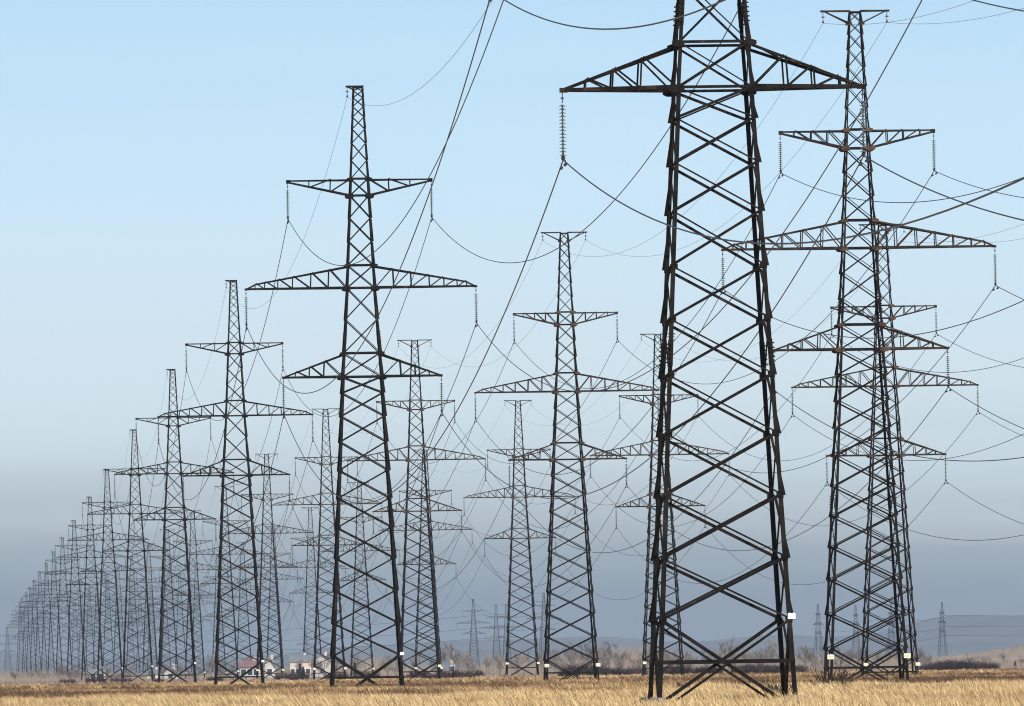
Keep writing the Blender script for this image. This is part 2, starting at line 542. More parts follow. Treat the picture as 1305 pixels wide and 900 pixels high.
    # top
    if K.T:
        for s in (-1, 1):
            mb = MB()
            wt = W(top)
            for y in (-1, 1):
                mb.angle((s * (wt - .05), y * wt, top), (s * (K.T + .12), y * 0.08, top), 0.10, (0, 0, 1), (0, -y, 0), 0.014)
                wl = W(top - 0.75)
                mb.angle((s * wl, y * (wl + .01), top - 0.75), (s * (K.T - .1), y * 0.10, top - .02), 0.075, (0, 0, 1), (0, -y, 0), 0.012)
                mb.box((s * wl, y * (wl + 0.03), top - 0.72), (0.16, 0, 0), (0, 0.010, 0), (0, 0, 0.10))
            mb.box((s * (K.T + .02), 0, top + 0.05), (0.14, 0, 0), (0, 0.12, 0), (0, 0, 0.06))
            mb.build('peak_bracket', RU, root)
        ew = [(-K.T, top), (K.T, top)]
    else:
        mb = MB()
        wt = W(top)
        mb.box((-0.22, 0, top + 0.03), (wt + 0.28, 0, 0), (0, wt + 0.03, 0), (0, 0, 0.05))
        mb.angle((-wt, -wt, top - 0.22), (-0.70, -0.05, top - .02), 0.06, (0, 0, 1), (0, 1, 0))
        mb.angle((-wt, wt, top - 0.22), (-0.70, 0.05, top - .02), 0.06, (0, 0, 1), (0, -1, 0))
        mb.build('peak_bracket', S, root)
        ew = [(-0.72, top)]
    K.earth = []
    for x, z in ew:
        g = MB(); g.cur = 1
        g.prism((x, 0, z), (x, 0, z - 0.55), 0.02, 0.02, 6)
        g.lathe((x, 0, z - 0.62), [(0.02, 0.08), (0.06, 0.04), (0.06, -0.04), (0.02, -0.08)], 8)
        g.cur = 0
        g.lathe((x, 0, z - 0.25), [(0.04, 0), (0.125, -0.06), (0.128, -0.08), (0.04, -0.10)], 10)
        g.build('earth_wire_hanger', [M['glass'], M['fitting']], root)
        K.earth.append((x, z - 0.62))
    # number plates
    for s, h, two in K.signs:
        ww = W(h)
        mb = MB()
        pw, ph = (0.21, 0.145) if two else (0.135, 0.10)
        mb.box((s * (ww + 0.0), -(ww + 0.03), h), (pw, 0, 0), (0, 0.008, 0), (0, 0, ph))
        for d in (-0.1, 0.1):
            mb.box((s * ww + d * .6, -(ww + 0.010), h), (0.015, 0, 0), (0, 0.014, 0), (0, 0, ph + .02))
        pl = mb.build('number_plate', M['plate_white'], root)
        if two:
            mb = MB()
            mb.box((s * ww, -(ww + 0.041), h), (0.17, 0, 0), (0, 0.002, 0), (0, 0, 0.075))
            mb.build('yellow_panel', M['plate_yellow'], pl)
    return root

A = Kind()
A.name = 'lattice_pylon'
A.low, A.low_top, A.mid, A.mid_top, A.up_bot, A.up = 21.27, 22.85, 27.19, 28.70, 33.35, 34.47
A.tip_low, A.tip_mid, A.tip_up = 5.26, 7.66, 4.79
A.width = [(0, 2.43), (21.27, 1.34), (27.19, 0.95), (34.47, 0.60), (40.64, 0.31)]
A.nodes = [0, 2.72, 4.87, 7.05, 9.2, 11.25, 13.2, 15.05, 16.95, 18.65, 20.2, 21.27, 22.85, 25.1, 27.19, 28.70, 30.3, 31.85, 33.35, 34.47, 35.7, 36.85, 37.8, 38.6, 39.3, 39.9, 40.35, 40.64]
A.belt = 1.24
A.belts = [21.27, 22.85, 27.19, 28.70, 33.35, 34.47, 40.55]
A.plates = [2.72, 4.87, 7.05, 9.2, 11.25, 13.2, 15.05]
A.splices = [11.6, 23.5]
A.steps = []
A.posts_low, A.posts_mid, A.posts_up = [.21, .445, .69], [.095, .19, .32, .465, .645, .82], [.35, .69]
A.flip_up, A.T = True, 0
A.mats = [M['steel'], M['steel']]
A.mats_up = [M['steel'], M['steel']]
A.signs = [(1, 2.85, False)]

B = Kind()
B.name = 'lattice_pylon'
B.low, B.low_top, B.mid, B.mid_top, B.up_bot, B.up = 20.76, 22.3, 27.02, 28.75, 33.2, 34.36
B.tip_low, B.tip_mid, B.tip_up = 5.40, 8.44, 4.76
B.width = [(0, 2.46), (20.76, 1.36), (27.02, 1.02), (34.36, 0.70), (41.7, 0.36)]
B.nodes = [0, 2.3, 4.45, 6.6, 8.6, 10.5, 12.35, 14.2, 15.95, 17.6, 19.25, 20.76, 22.3, 23.9, 25.5, 27.02, 28.75, 30.25, 31.75, 33.2, 34.36, 35.75, 37.05, 38.25, 39.35, 40.3, 41.05, 41.7]
B.belt = 1.1
B.belts = [20.76, 22.3, 27.02, 28.75, 33.2, 34.36, 41.62]
B.plates = [2.3, 4.45, 6.6, 8.6, 10.5]
B.splices = [11.0, 23.0]
B.steps = [(-1, -1), (1, 1)]
B.posts_low, B.posts_mid, B.posts_up = [.23, .44, .70], [.09, .20, .35, .50, .66, .83], [.22, .48, .73]
B.flip_up, B.T = False, 1.98
B.mats = [M['rust'], M['gusset']]
B.mats_up = [M['rust'], M['gusset']]
B.signs = [(-1, 1.85, True), (1, 1.85, True)]

ROWA = 0.0532
SP = 317.35
fitted = {('A', 0): (0.26, -12.04, 0.19), ('A', 1): (0, -4.08, -0.35), ('A', 2): (-0.69, 14.43, -0.31), ('A', 3): (0.01, -0.21, -0.05),
          ('A', 6): (0.34, 1.68, 0.3), ('B', 0): (-0.32, 5.88, -0.05), ('B', 1): (0, 0.81, -0.22), ('B', 2): (0, -6.08, 0.05),
          ('C', 0): (-0.69, 2.48, -0.61), ('C', 1): (0.15, 1.49, 0.02), ('C', 2): (0.08, -3.15, 0.38)}
starts = {'A': (6.886, 370.0, 17), 'B': (21.853, 627.74, 16), 'C': (34.456, 927.63, 15)}
row_group = {'A': 'single-peaked pylons of the left-hand row', 'B': 'T-topped pylons of the middle row', 'C': 'T-topped pylons of the right-hand row'}
special = {
    ('A', 0): 'huge nearest black lattice pylon, its top cut off by the upper edge of the picture',
    ('A', 1): 'tall black pylon with a single pointed peak, largest one seen whole on the left',
    ('B', 0): 'rust-armed T-topped pylon standing right of the huge cut-off pylon, largest of the T-topped ones',
    ('C', 0): 'T-topped pylon overlapping just behind the legs of the large rust-armed pylon on the right',
    ('B', 1): 'T-topped pylon near the centre, left of the huge cut-off pylon',
    ('C', 1): 'T-topped pylon half hidden behind the left leg of the huge cut-off pylon',
    ('B', 2): 'T-topped pylon directly right of the tall single-peaked pylon on the left',
    ('C', 2): 'smaller T-topped pylon just left of the large T-topped pylon near the centre',
}
ords = ['first', 'second', 'third', 'fourth', 'fifth', 'sixth', 'seventh', 'eighth', 'ninth', 'tenth', 'eleventh', 'twelfth']
row_words = {'A': 'left single-peaked row', 'B': 'T-topped middle row', 'C': 'right T-topped row'}
far_label = {'A': 'tiny hazy pylon in the crowded far end of the single-peaked row at left',
             'B': 'tiny hazy T-topped pylon in the crowded far end of the middle row',
             'C': 'tiny hazy T-topped pylon in the crowded far end of the right-hand row'}
size_word = ['black', 'black', 'dark', 'dark', 'dark', 'slender grey', 'slender grey', 'small grey', 'small grey', 'small hazy', 'small hazy', 'small hazy']

protoA, protoB = make_pylon(A), make_pylon(B)
used = {'A': False, 'B': False}
place = {}
for row, (x0, y0, cnt) in starts.items():
    K, proto = (A, protoA) if row == 'A' else (B, protoB)
    rr = random.Random(ord(row))
    for n in range(-1, cnt):
        dx, dy, dz = fitted.get((row, n), (rr.uniform(-.1, .1), rr.uniform(-3, 3) if n < 10 else rr.uniform(-8, 8), rr.uniform(-.15, .1)))
        x = x0 - n * SP * math.sin(ROWA) + dx
        y = y0 + n * SP * math.cos(ROWA) + dy
        place[row, n] = (x, y, dz)
        if n < 0: continue
        key = 'A' if row == 'A' else 'B'
        if not used[key]:
            o = proto; used[key] = True
        else:
            o = copy_tree(proto, None, ('vibration_damper',) if n > 7 else ())
        o.location = (x, y, dz)
        o.rotation_euler = (0, 0, ROWA + (rr.uniform(-.012, .012) if n else 0))
        if (row, n) in special: lab = special[row, n]
        elif n < 11: lab = '%s pylon, %s from the near end of the %s' % (size_word[n], ords[n], row_words[row])
        else: lab = far_label[row]
        tag(o, lab, 'pylon', row_group[row])

# ------------------------------------------------------------------ power lines
def world_pt(row, n, x, z):
    px, py, pz = place[row, n]
    return Vector((px + x * math.cos(ROWA), py + x * math.sin(ROWA), pz + z))

def conductor(row, x, z, sag, r, name, label, cat, material, group):
    pts = []
    last = starts[row][2] - 1
    rr = random.Random(int(x * 100) + ord(row))
    for n in range(-1, last):
        P, Q = world_pt(row, n, x, z), world_pt(row, n + 1, x, z)
        s = sag * (0.93 if n == -1 else 1) * rr.uniform(0.98, 1.02)
        steps = 60 if n < 1 else 36 if n < 4 else 18
        for k in range(steps):
            t = k / steps
            p = P.lerp(Q, t); p.z -= 4 * s * t * (1 - t)
            pts.append(p)
    pts.append(Q)
    mb = MB(); mb.tube(pts, r, 5)
    tag(mb.build(name, material), label, cat, group)

arm_words = {'low': 'lowest arms', 'mid': 'wide middle arms', 'up': 'upper arms'}
for row, K, sag in (('A', A, 8.6), ('B', B, 8.1), ('C', B, 8.1)):
    for lv, tip, z in (('low', K.tip_low, K.low), ('mid', K.tip_mid, K.mid), ('up', K.tip_up, K.up - 0.2)):
        for s in (-1, 1):
            conductor(row, s * tip, z - 0.02 - STR_LEN - 0.055, sag, 0.024, 'power_line',
                      'power line on the %s ends of the %s, %s' % ('left' if s < 0 else 'right', arm_words[lv], row_words[row]),
                      'power line', M['wire'], 'power lines of the ' + row_words[row])
    for i, (x, z) in enumerate(K.earth):
        lab = 'thin earth wire running peak to peak along the ' + row_words[row] if row == 'A' else \
            'thin earth wire on the %s ends of the T tops along the %s' % ('left' if i == 0 else 'right', row_words[row])
        conductor(row, x, z - 0.06, sag * 0.78, 0.012, 'earth_wire', lab, 'earth wire', M['earthwire'], 'earth wires on the pylon tops')

# far line crossing behind everything
far = [('A', 598, 764, 6300, 0.15, 'small blue-grey pylon with three arms standing alone on the far plain near the centre'),
       ('B', 627, 771, 7100, 0.1, 'left one of two faint T-topped pylons right of the lone blue-grey pylon'),
       ('B', 640, 770, 7300, 0.1, 'right one of two faint T-topped pylons right of the lone blue-grey pylon'),
       ('A', 688, 756, 5700, 0.25, 'faint far pylon seen through the gap left of the big central T-topped pylon'),
       ('A', 1037, 770, 7000, 1.2, 'faint far pylon left of the big rust-armed pylon, seen narrow from the side'),
       ('A', 1085, 771, 7050, 1.25, 'faint far pylon seen between the left legs of the rust-armed pylon'),
       ('A', 1130, 769, 6900, 1.2, 'faint far pylon seen between the right legs of the rust-armed pylon'),
       ('A', 1195, 768, 6700, 1.25, 'lone blue-grey pylon on the far plain right of the rust-armed pylon'),
       ('A', 4, 800, 9300, 0.3, 'very faint pylon at the extreme left edge of the picture'),
       ('A', 384, 803, 9400, 0.4, 'very faint far pylon above the pale buildings')]
fpos = {}
for kd, px, py, Y, rz, lab in far:
    K, proto = (A, protoA) if kd == 'A' else (B, protoB)
    o = copy_tree(proto, None, ('vibration_damper', 'number_plate'))
    x = px_x(px, Y)
    h = px_h(px, py, Y)
    sc_ = h / K.nodes[-1]
    o.location = (x, Y, 0); o.scale = (sc_ * 1.25, sc_ * 1.25, sc_)
    o.rotation_euler = (0, 0, rz)
    fpos[px] = (o.location.copy(), rz, sc_)
    tag(o, lab, 'pylon', 'far pylons of the crossing lines')
def far_wire(a, b, x, z, lab):
    (P, r0, s0) = fpos[a]
    if isinstance(b, int): (Q, r1, s1) = fpos[b]
    else: Q, r1, s1 = b
    P = P + Vector((x * math.cos(r0), x * math.sin(r0), z)) * s0
    Q = Vector(Q) + Vector((x * math.cos(r1), x * math.sin(r1), z)) * s1
    pts = []
    for k in range(25):
        t = k / 24; p = P.lerp(Q, t); p.z -= 4 * 3.0 * t * (1 - t); pts.append(p)
    mb = MB(); mb.tube(pts, 0.09, 4)
    tag(mb.build('power_line', M['wire']), lab, 'power line', 'power lines on the far plain')
lv3 = (('lowest', A.tip_low, A.low), ('middle', A.tip_mid, A.mid), ('top', A.tip_up, A.up - .2))
for nm, tp, z in lv3:
    far_wire(1195, ((720, 6400, 0), 1.25, 1.0), tp, z - 2.3, '%s far power line running right from the lone blue-grey pylon to the picture edge' % nm)
    far_wire(1130, 1195, tp, z - 2.3, '%s far power line between the lone blue-grey pylon and the rust-armed pylon' % nm)
    far_wire(1037, 1130, tp, z - 2.3, '%s far power line passing behind the left legs of the rust-armed pylon' % nm)
    far_wire(598, ((px_x(200, 7200), 7200, 0), .15, 1.0), tp, z - 2.3, '%s far power line running left from the lone pylon near the centre' % nm)
    far_wire(598, 688, tp, z - 2.3, '%s far power line running right from the lone pylon near the centre' % nm)

# ------------------------------------------------------------------ grass
def grass_zone(y0, y1, count, hmin, hmax, wid, seed):
    g = np.random.default_rng(seed)
    # denser towards the near edge: sample y with uniform picture coverage
    y = y0 + (y1 - y0) * g.random(count) ** 1.15
    x = (g.random(count) * 2 - 1) * (0.063 * y + 3)
    # clumps: tufts pull blades together
    nt_ = count // 14
    tid = g.integers(0, nt_, count)
    ty = y0 + (y1 - y0) * g.random(nt_) ** 1.15
    tx = (g.random(nt_) * 2 - 1) * (0.063 * ty + 3)
    cl = g.random(count) < 0.72
    y = np.where(cl, ty[tid] + g.normal(0, .10, count), y)
    x = np.where(cl, tx[tid] + g.normal(0, .10, count), x)
    patch = 0.5 + 0.5 * np.sin(x * 0.61 + 2 * np.sin(y * 0.05)) * np.sin(x * 0.23 + y * 0.021 + 1.3)
    patch = np.clip(patch + 0.25 * np.sin(x * 1.9 + 3 * np.sin(y * .09)) * np.sin(y * .13 + x * .4), 0, 1.2)
    th = g.random(nt_)[tid]
    h = (hmin + (hmax - hmin) * (0.4 * g.random(count) + 0.6 * th ** 1.6)) * (0.55 + 0.6 * patch)
    # short trampled grass round the feet of the nearest pylon
    for fx in (4.5, 9.9):
        for fy in (355.3, 360.7):
            d2 = ((x - fx) / 1.6) ** 2 + ((y - fy + 9) / 13.0) ** 2
            h = h * (1 - 0.72 * np.exp(-d2 ** 2))
    a = g.random(count) * 6.283
    lean = 0.10 + 0.35 * g.random(count)
    lx = np.cos(a) * lean * 0.6 - 0.30 + 0.12 * np.sin(x * .3 + y * .02)
    ly = np.sin(a) * lean
    wx = wid * (0.6 + 0.8 * g.random(count))
    b = g.random(count) * 3.1416
    ox, oy = np.cos(b * .6 - .9) * wx, np.sin(b * .6 - .9) * wx
    z0 = 0.05 * np.sin(x * 0.09 + y * 0.013) * np.exp(-((y - 700) / 700) ** 2) - 0.03
    V = np.empty((count, 5, 3))
    V[:, 0] = np.stack([x - ox, y - oy, z0], 1)
    V[:, 1] = np.stack([x + ox, y + oy, z0], 1)
    V[:, 2] = np.stack([x + ox * .9 + lx * h * .35, y + oy * .9 + ly * h * .35, z0 + h * .6], 1)
    V[:, 3] = np.stack([x - ox * .9 + lx * h * .35, y - oy * .9 + ly * h * .35, z0 + h * .6], 1)
    V[:, 4] = np.stack([x + lx * h, y + ly * h, z0 + h], 1)
    base = np.arange(count)[:, None] * 5
    tri = (base + np.array([[0, 1, 2, 0, 2, 3, 3, 2, 4]])).ravel()
    sh = np.repeat(np.clip(0.5 * g.random(count) + 0.5 * g.random(nt_)[tid], 0, 1), 5)
    return V.reshape(-1, 3), tri, sh

zs = [grass_zone(225, 470, 360000, 0.14, 0.62, 0.012, 1), grass_zone(440, 820, 230000, 0.20, 0.60, 0.02, 2), grass_zone(800, 1420, 170000, 0.20, 0.62, 0.035, 3)]
vv, tt, ss, k = [], [], [], 0
for V, T, s_ in zs:
    vv.append(V); tt.append(T + k); ss.append(s_); k += len(V)
grass = np_mesh('dry_grass', np.concatenate(vv), 3, np.concatenate(tt), M['straw'], np.concatenate(ss))
tag(grass, 'tall dry straw-coloured grass covering the field under the pylons', 'grass', kind='stuff')

# ------------------------------------------------------------------ bare trees, bushes, scrub
M['bark'] = noise_mat('grey_bark', (0.10, 0.085, 0.07), (0.19, 0.165, 0.14), 3, 0.95, obj_var=.2)
M['twig'] = noise_mat('bare_grey_twigs', (0.19, 0.165, 0.145), (0.29, 0.255, 0.225), 1.0, 0.95, obj_var=.3)
M['twig_purple'] = noise_mat('purple_brown_twigs', (0.035, 0.022, 0.024), (0.085, 0.055, 0.055), 1.0, 0.95, obj_var=.3)
M['twig_dark'] = noise_mat('dark_dry_stems', (0.03, 0.022, 0.016), (0.08, 0.055, 0.038), 3.0, 0.95)
M['needle'] = noise_mat('dark_evergreen', (0.02, 0.028, 0.02), (0.05, 0.065, 0.045), 1.0, 0.95, obj_var=.2)

def bare_tree(seed, H, spread):
    rr = random.Random(seed)
    tr, crn = MB(), MB()
    p = Vector((0, 0, -0.3)); d = Vector((rr.uniform(-.06, .06), rr.uniform(-.06, .06), 1)).normalized()
    pts = [p.copy()]
    for k in range(7):
        p = p + d * (H * 0.85 / 7); d = (d + Vector((rr.uniform(-.12, .12), rr.uniform(-.12, .12), .1))).normalized(); pts.append(p.copy())
    for i in range(7):
        tr.prism(pts[i], pts[i + 1], H * 0.018 * (1 - i / 7.5), H * 0.018 * (1 - (i + 1) / 7.5), 6)
    def grow(p, d, L, r, lvl):
        q = p + d * L * 0.55
        d2 = (d + Vector((rr.uniform(-.3, .3), rr.uniform(-.3, .3), rr.uniform(.0, .3)))).normalized()
        e = q + d2 * L * 0.45
        crn.prism(p, q, r, r * .75, 3); crn.prism(q, e, r * .75, r * .4, 3)
        if lvl == 0: return
        nb = (6, 7, 6)[3 - lvl]
        for k in range(nb):
            t = rr.uniform(.25, 1)
            s = p.lerp(q, t / .55) if t < .55 else q.lerp(e, (t - .55) / .45)
            dd = (d2 + Vector((rr.uniform(-1, 1), rr.uniform(-1, 1), rr.uniform(-.15, 1.1))) * 0.62).normalized()
            grow(s, dd, L * rr.uniform(.4, .62), max(r * .45, 0.007), lvl - 1)
    for k in range(15):
        f = rr.uniform(.28, .98)
        i = min(6, int(f * 7)); s = pts[i].lerp(pts[i + 1], f * 7 - i)
        a = rr.uniform(0, 6.28)
        dd = Vector((math.cos(a) * spread, math.sin(a) * spread, rr.uniform(.55, 1.2))).normalized()
        grow(s, dd, H * rr.uniform(.26, .40) * (1.15 - .6 * f), H * 0.0042, 3)
    root = empty('bare_tree')
    tr.build('trunk', M['bark'], root); crn.build('crown', M['twig'], root)
    return root

def shrub(name, seed, Wd, Hh, stems, material, twigs=7, r=0.02):
    rr = random.Random(seed)
    mb = MB()
    for k in range(stems):
        a = rr.uniform(0, 6.28); rad = math.sqrt(rr.random()) * Wd * .35
        p = Vector((math.cos(a) * rad, math.sin(a) * rad, -0.1))
        a2 = a + rr.uniform(-.8, .8)
        d = Vector((math.cos(a2) * rr.uniform(.1, .75), math.sin(a2) * rr.uniform(.1, .75), 1)).normalized()
        L = Hh * rr.uniform(.6, 1.08) * (1 - .62 * (rad / (Wd * .35)) ** 2)
        q = p + d * L * .6; d2 = (d + Vector((rr.uniform(-.25, .25), rr.uniform(-.25, .25), .1))).normalized(); e = q + d2 * L * .45
        mb.prism(p, q, r, r * .8, 3); mb.prism(q, e, r * .8, r * .3, 3)
        for j in range(twigs):
            t = rr.uniform(.2, 1)
            s = p.lerp(e, t)
            dd = (d2 + Vector((rr.uniform(-1, 1), rr.uniform(-1, 1), rr.uniform(-.2, .6))) * .7).normalized()
            s = p.lerp(q, t / .6) if t < .6 else q.lerp(e, (t - .6) / .4)
            mb.prism(s, s + dd * L * rr.uniform(.15, .38), r * .6, r * .2, 3)
    return mb.build(name, material)

def evergreen(seed, H, Wd):
    rr = random.Random(seed)
    tr, cr_ = MB(), MB()
    tr.prism((0, 0, -.3), (0, 0, H * .9), H * .02, H * .004, 6)
    for k in range(420):
        f = rr.random() ** .8
        z = H * (.12 + .88 * f); rad = Wd * (1.02 - f) * rr.uniform(.3, 1.05)
        a = rr.uniform(0, 6.28)
        c = Vector((math.cos(a) * rad, math.sin(a) * rad, z))
        d = Vector((math.cos(a), math.sin(a), rr.uniform(-.5, .3))).normalized()
        s = d.cross(Vector((0, 0, 1))).normalized() * Wd * .13
        cr_.add([c - d * Wd * .25 - s, c - d * Wd * .2 + s, c + d * Wd * .28 + Vector((0, 0, -.1))], [(0, 1, 2)])
    root = empty('evergreen_tree')
    tr.build('trunk', M['bark'], root); cr_.build('crown', M['needle'], root)
    return root

trees = [bare_tree(11, 8.0, .75), bare_tree(12, 8.0, .55), bare_tree(13, 8.0, .95), bare_tree(14, 8.0, .65)]
first = [True] * 4
rr = random.Random(21)
specs = []
# (photo x, photo y of the top, distance)
for px, py in ((716, 826), (726, 820), (737, 822), (748, 818), (760, 823), (770, 820), (781, 822), (556, 826), (566, 822), (577, 830), (911, 820), (921, 817), (931, 823), (979, 818), (988, 821),
               (996, 825), (1018, 824), (1030, 828), (1046, 826), (857, 828), (868, 832), (845, 830), (893, 830), (945, 829), (960, 831), (821, 829), (806, 833), (1075, 829), (1094, 827), (1112, 830), (1140, 829), (1157, 833)):
    specs.append((px, py, rr.uniform(1900, 2300)))
for k in range(190):
    px = rr.uniform(-20, 1325)
    if px > 1170: py = rr.uniform(832, 844)
    else: py = horizon(px) - rr.uniform(7, 24) * (0.6 if px < 260 else 1)
    specs.append((px, py, rr.uniform(1900, 2900)))
def zone_words(px):
    if px < 240: return 'behind the crowded far pylons'
    if px < 440: return 'beside the pale buildings'
    if px < 650: return 'left of the picture centre'
    if px < 840: return 'left of the huge pylon'
    if px < 1040: return "behind the huge pylon's legs"
    if px < 1180: return "behind the rust-armed pylon's legs"
    return 'at far right'
for i, (px, py, Y) in enumerate(specs):
    k = i % 4
    o = trees[k] if first[k] else copy_tree(trees[k]); first[k] = False
    x = px_x(px, Y); zg = ground_z(x, Y)
    h = max(2.2, px_h(px, py, Y) - zg)
    o.location = (x, Y, zg); o.rotation_euler = (0, 0, rr.uniform(0, 6.28))
    s = h / 7.6
    o.scale = (s * rr.uniform(.9, 1.25), s * 1.1, s)
    if h > 6.5: tag(o, 'tall bare grey tree in the hazy treeline, ' + zone_words(px), 'tree', 'tall bare trees ' + zone_words(px))
    else: tag(o, 'low bare grey-brown tree in the treeline, ' + zone_words(px), 'tree', 'low bare trees ' + zone_words(px))

bushes = [shrub('bush', 31 + k, 3.4, 1.9, 240, M['twig_purple'], 12, 0.03) for k in range(4)]
firstb = [True] * 4
bspec = [(731, 845, 1450, 1.9), (745, 847, 1440, 1.6), (758, 850, 1460, 1.4), (722, 851, 1430, 1.3), (785, 852, 1440, 1.2), (795, 849, 1450, 1.4), (803, 853, 1460, 1.1), (553, 857, 1400, 1.1), (565, 853, 1430, 1.3), (577, 855, 1430, 1.2), (588, 859, 1420, 1.0)]
for k in range(34): bspec.append((rr.choice((rr.uniform(830, 905), rr.uniform(935, 1010), rr.uniform(1175, 1255))), 0, rr.uniform(1400, 1600), rr.uniform(.8, 1.3)))
for k in range(22): bspec.append((rr.uniform(-10, 830), 0, rr.uniform(1400, 1800), rr.uniform(.5, 1.2)))
for i, (px, py, Y, s) in enumerate(bspec):
    k = i % 4
    o = bushes[k] if firstb[k] else bushes[k].copy()
    if not firstb[k]: COL.objects.link(o)
    firstb[k] = False
    x = px_x(px, Y)
    h = px_h(px, py, Y) if py else s * 1.3
    o.location = (x, Y, ground_z(x, Y)); o.rotation_euler = (0, 0, rr.uniform(0, 6.28))
    o.scale = (s * rr.uniform(.9, 1.5), s, max(.4, h / 1.9))
    o['label'] = 'dark purple-brown bush at the far grass edge, ' + zone_words(px)
    o['category'] = 'bush'; o['group'] = 'dark bushes ' + zone_words(px)

# scrub filling the plain beyond the grass: nobody could count it
cnt = 60000
y = 1430 + 2400 * rng.random(cnt) ** 1.3
x = (rng.random(cnt) * 2 - 1) * .062 * y
dens = 0.5 + 0.5 * np.sin(x * .05 + y * .004) * np.sin(x * .021 - y * .007 + 1)
zg = pale_hill(x, y)
h = (0.25 + 0.8 * dens * rng.random(cnt)) * (0.6 + rng.random(cnt) * .5)
lx, ly = rng.normal(0, .35, cnt) * h, rng.normal(0, .35, cnt) * h
wd = 0.10 + .10 * rng.random(cnt)
V = np.empty((cnt, 3, 3))
V[:, 0] = np.stack([x - wd, y, zg - .05], 1); V[:, 1] = np.stack([x + wd, y + .05, zg - .05], 1); V[:, 2] = np.stack([x + lx, y + ly, zg + h], 1)
M['scrub'] = noise_mat('grey_brown_scrub', (0.15, 0.115, 0.095), (0.32, 0.25, 0.20), 0.05, 0.95, coord='Object', stretch=(1, .3, 1))
scr = np_mesh('scrub', V.reshape(-1, 3), 3, np.arange(cnt * 3), M['scrub'])
tag(scr, 'low grey-brown scrub covering the plain beyond the grass', 'scrub', kind='stuff')

# far-off wood of fine bare twigs that reads as one hazy mass
cnt = 150000
y = 2500 + 900 * rng.random(cnt)
x = (rng.random(cnt) * 2 - 1) * .062 * y
big = np.clip(0.5 + 0.35 * np.sin(x * .031 + 1.0) + 0.35 * np.sin(x * .083 + y * .002) + 0.25 * np.sin(x * .19 + 2), 0.12, 1.25)
big *= np.clip(1.15 - np.abs(x / y - 0.062) / .03, 0.45, 1) * 0 + np.where(x / y > 0.040, 0.45, np.where(x / y < -0.033, 0.55, 1.0))
zg = pale_hill(x, y)
h = (1.2 + 5.6 * big * (0.75 + 0.25 * np.sin(x * .71 + 3 * np.sin(x * .11)))) * (0.25 + 0.75 * rng.random(cnt) ** 1.3)
lx, ly = rng.normal(0, .16, cnt) * h, rng.normal(0, .16, cnt) * h
z0 = zg + h * 0.35 * rng.random(cnt)
wd = 0.035 + .035 * rng.random(cnt)
V = np.empty((cnt, 3, 3))
V[:, 0] = np.stack([x - wd, y, z0 - .1], 1); V[:, 1] = np.stack([x + wd, y + .03, z0 - .1], 1); V[:, 2] = np.stack([x + lx, y + ly, zg + h], 1)
M['wood'] = noise_mat('far_wood_twigs', (0.17, 0.135, 0.11), (0.30, 0.245, 0.20), 0.03, 0.95, stretch=(1, .3, 1))
tag(np_mesh('far_wood', V.reshape(-1, 3), 3, np.arange(cnt * 3), M['wood']), 'hazy grey-brown bare wood far behind the pylons', 'wood', kind='stuff')

for px, py, Y, lab in ((376, 846, 1750, 'dark evergreen beside the pale building on the left'), (380, 850, 1720, 'lower dark evergreen crowding the pale building on the left'),
                       (1241, 843, 1900, 'small dark evergreen on the far right plain, left of its twin'), (1287, 842, 1900, 'small dark evergreen nearest the right picture edge'), (446, 845, 1900, 'dark evergreen behind the foot of the tall single-peaked pylon')):
    if px == 376: ev = evergreen(3, 4.0, 1.3); o = ev
    else: o = copy_tree(ev)
    x = px_x(px, Y); h = px_h(px, py, Y) - ground_z(x, Y)
    o.location = (x, Y, ground_z(x, Y)); o.scale = (h / 4 * 1.1,) * 2 + (h / 4,)
    tag(o, lab, 'tree', 'small dark evergreens')

# dry shrubs in the near grass
for px, Y, s, sd, lab in ((987, 372, 0.95, 41, 'dark bare shrub at the right front foot of the huge nearest pylon'),
                          (1055, 470, 1.3, 42, 'spreading dark bare shrub in front of the left foot of the rust-armed pylon'),
                          (642, 420, .55, 43, 'thin bare sapling in the grass left of the central T-topped pylon'),
                          (862, 520, .6, 44, 'small dark weed seen between the legs of the huge nearest pylon'),
                          (735, 330, .7, 45, 'single bare stalk leaning in the foreground grass')):
    thin = sd in (43, 45)
    o = shrub('dry_shrub', sd, 1.0 if not thin else .3, 1.15, 70 if not thin else 4, M['twig_dark'], 7, 0.017)
    x = px_x(px, Y)
    o.location = (x, Y, ground_z(x, Y)); o.scale = (s * 1.2, s * 1.2, s)
    tag(o, lab, 'shrub', 'dark dry shrubs in the grass')

# ------------------------------------------------------------------ far houses
M['wall_white'] = noise_mat('white_render', (0.48, 0.44, 0.41), (0.60, 0.56, 0.52), .6, .9)
M['wall_pink'] = noise_mat('pale_pink_render', (0.58, 0.47, 0.42), (0.68, 0.57, 0.51), .6, .9)
M['roof_red'] = noise_mat('red_roof', (0.22, 0.12, 0.11), (0.29, 0.17, 0.155), .8, .85)
M['roof_grey'] = noise_mat('grey_roof', (0.16, 0.17, 0.18), (0.24, 0.25, 0.26), .8, .8)
M['pane'] = noise_mat('dark_window_glass', (0.03, 0.035, 0.045), (0.05, 0.055, 0.065), 1, .2)
M['frame'] = noise_mat('window_frame', (.6, .6, .58), (.7, .7, .68), 1, .7)

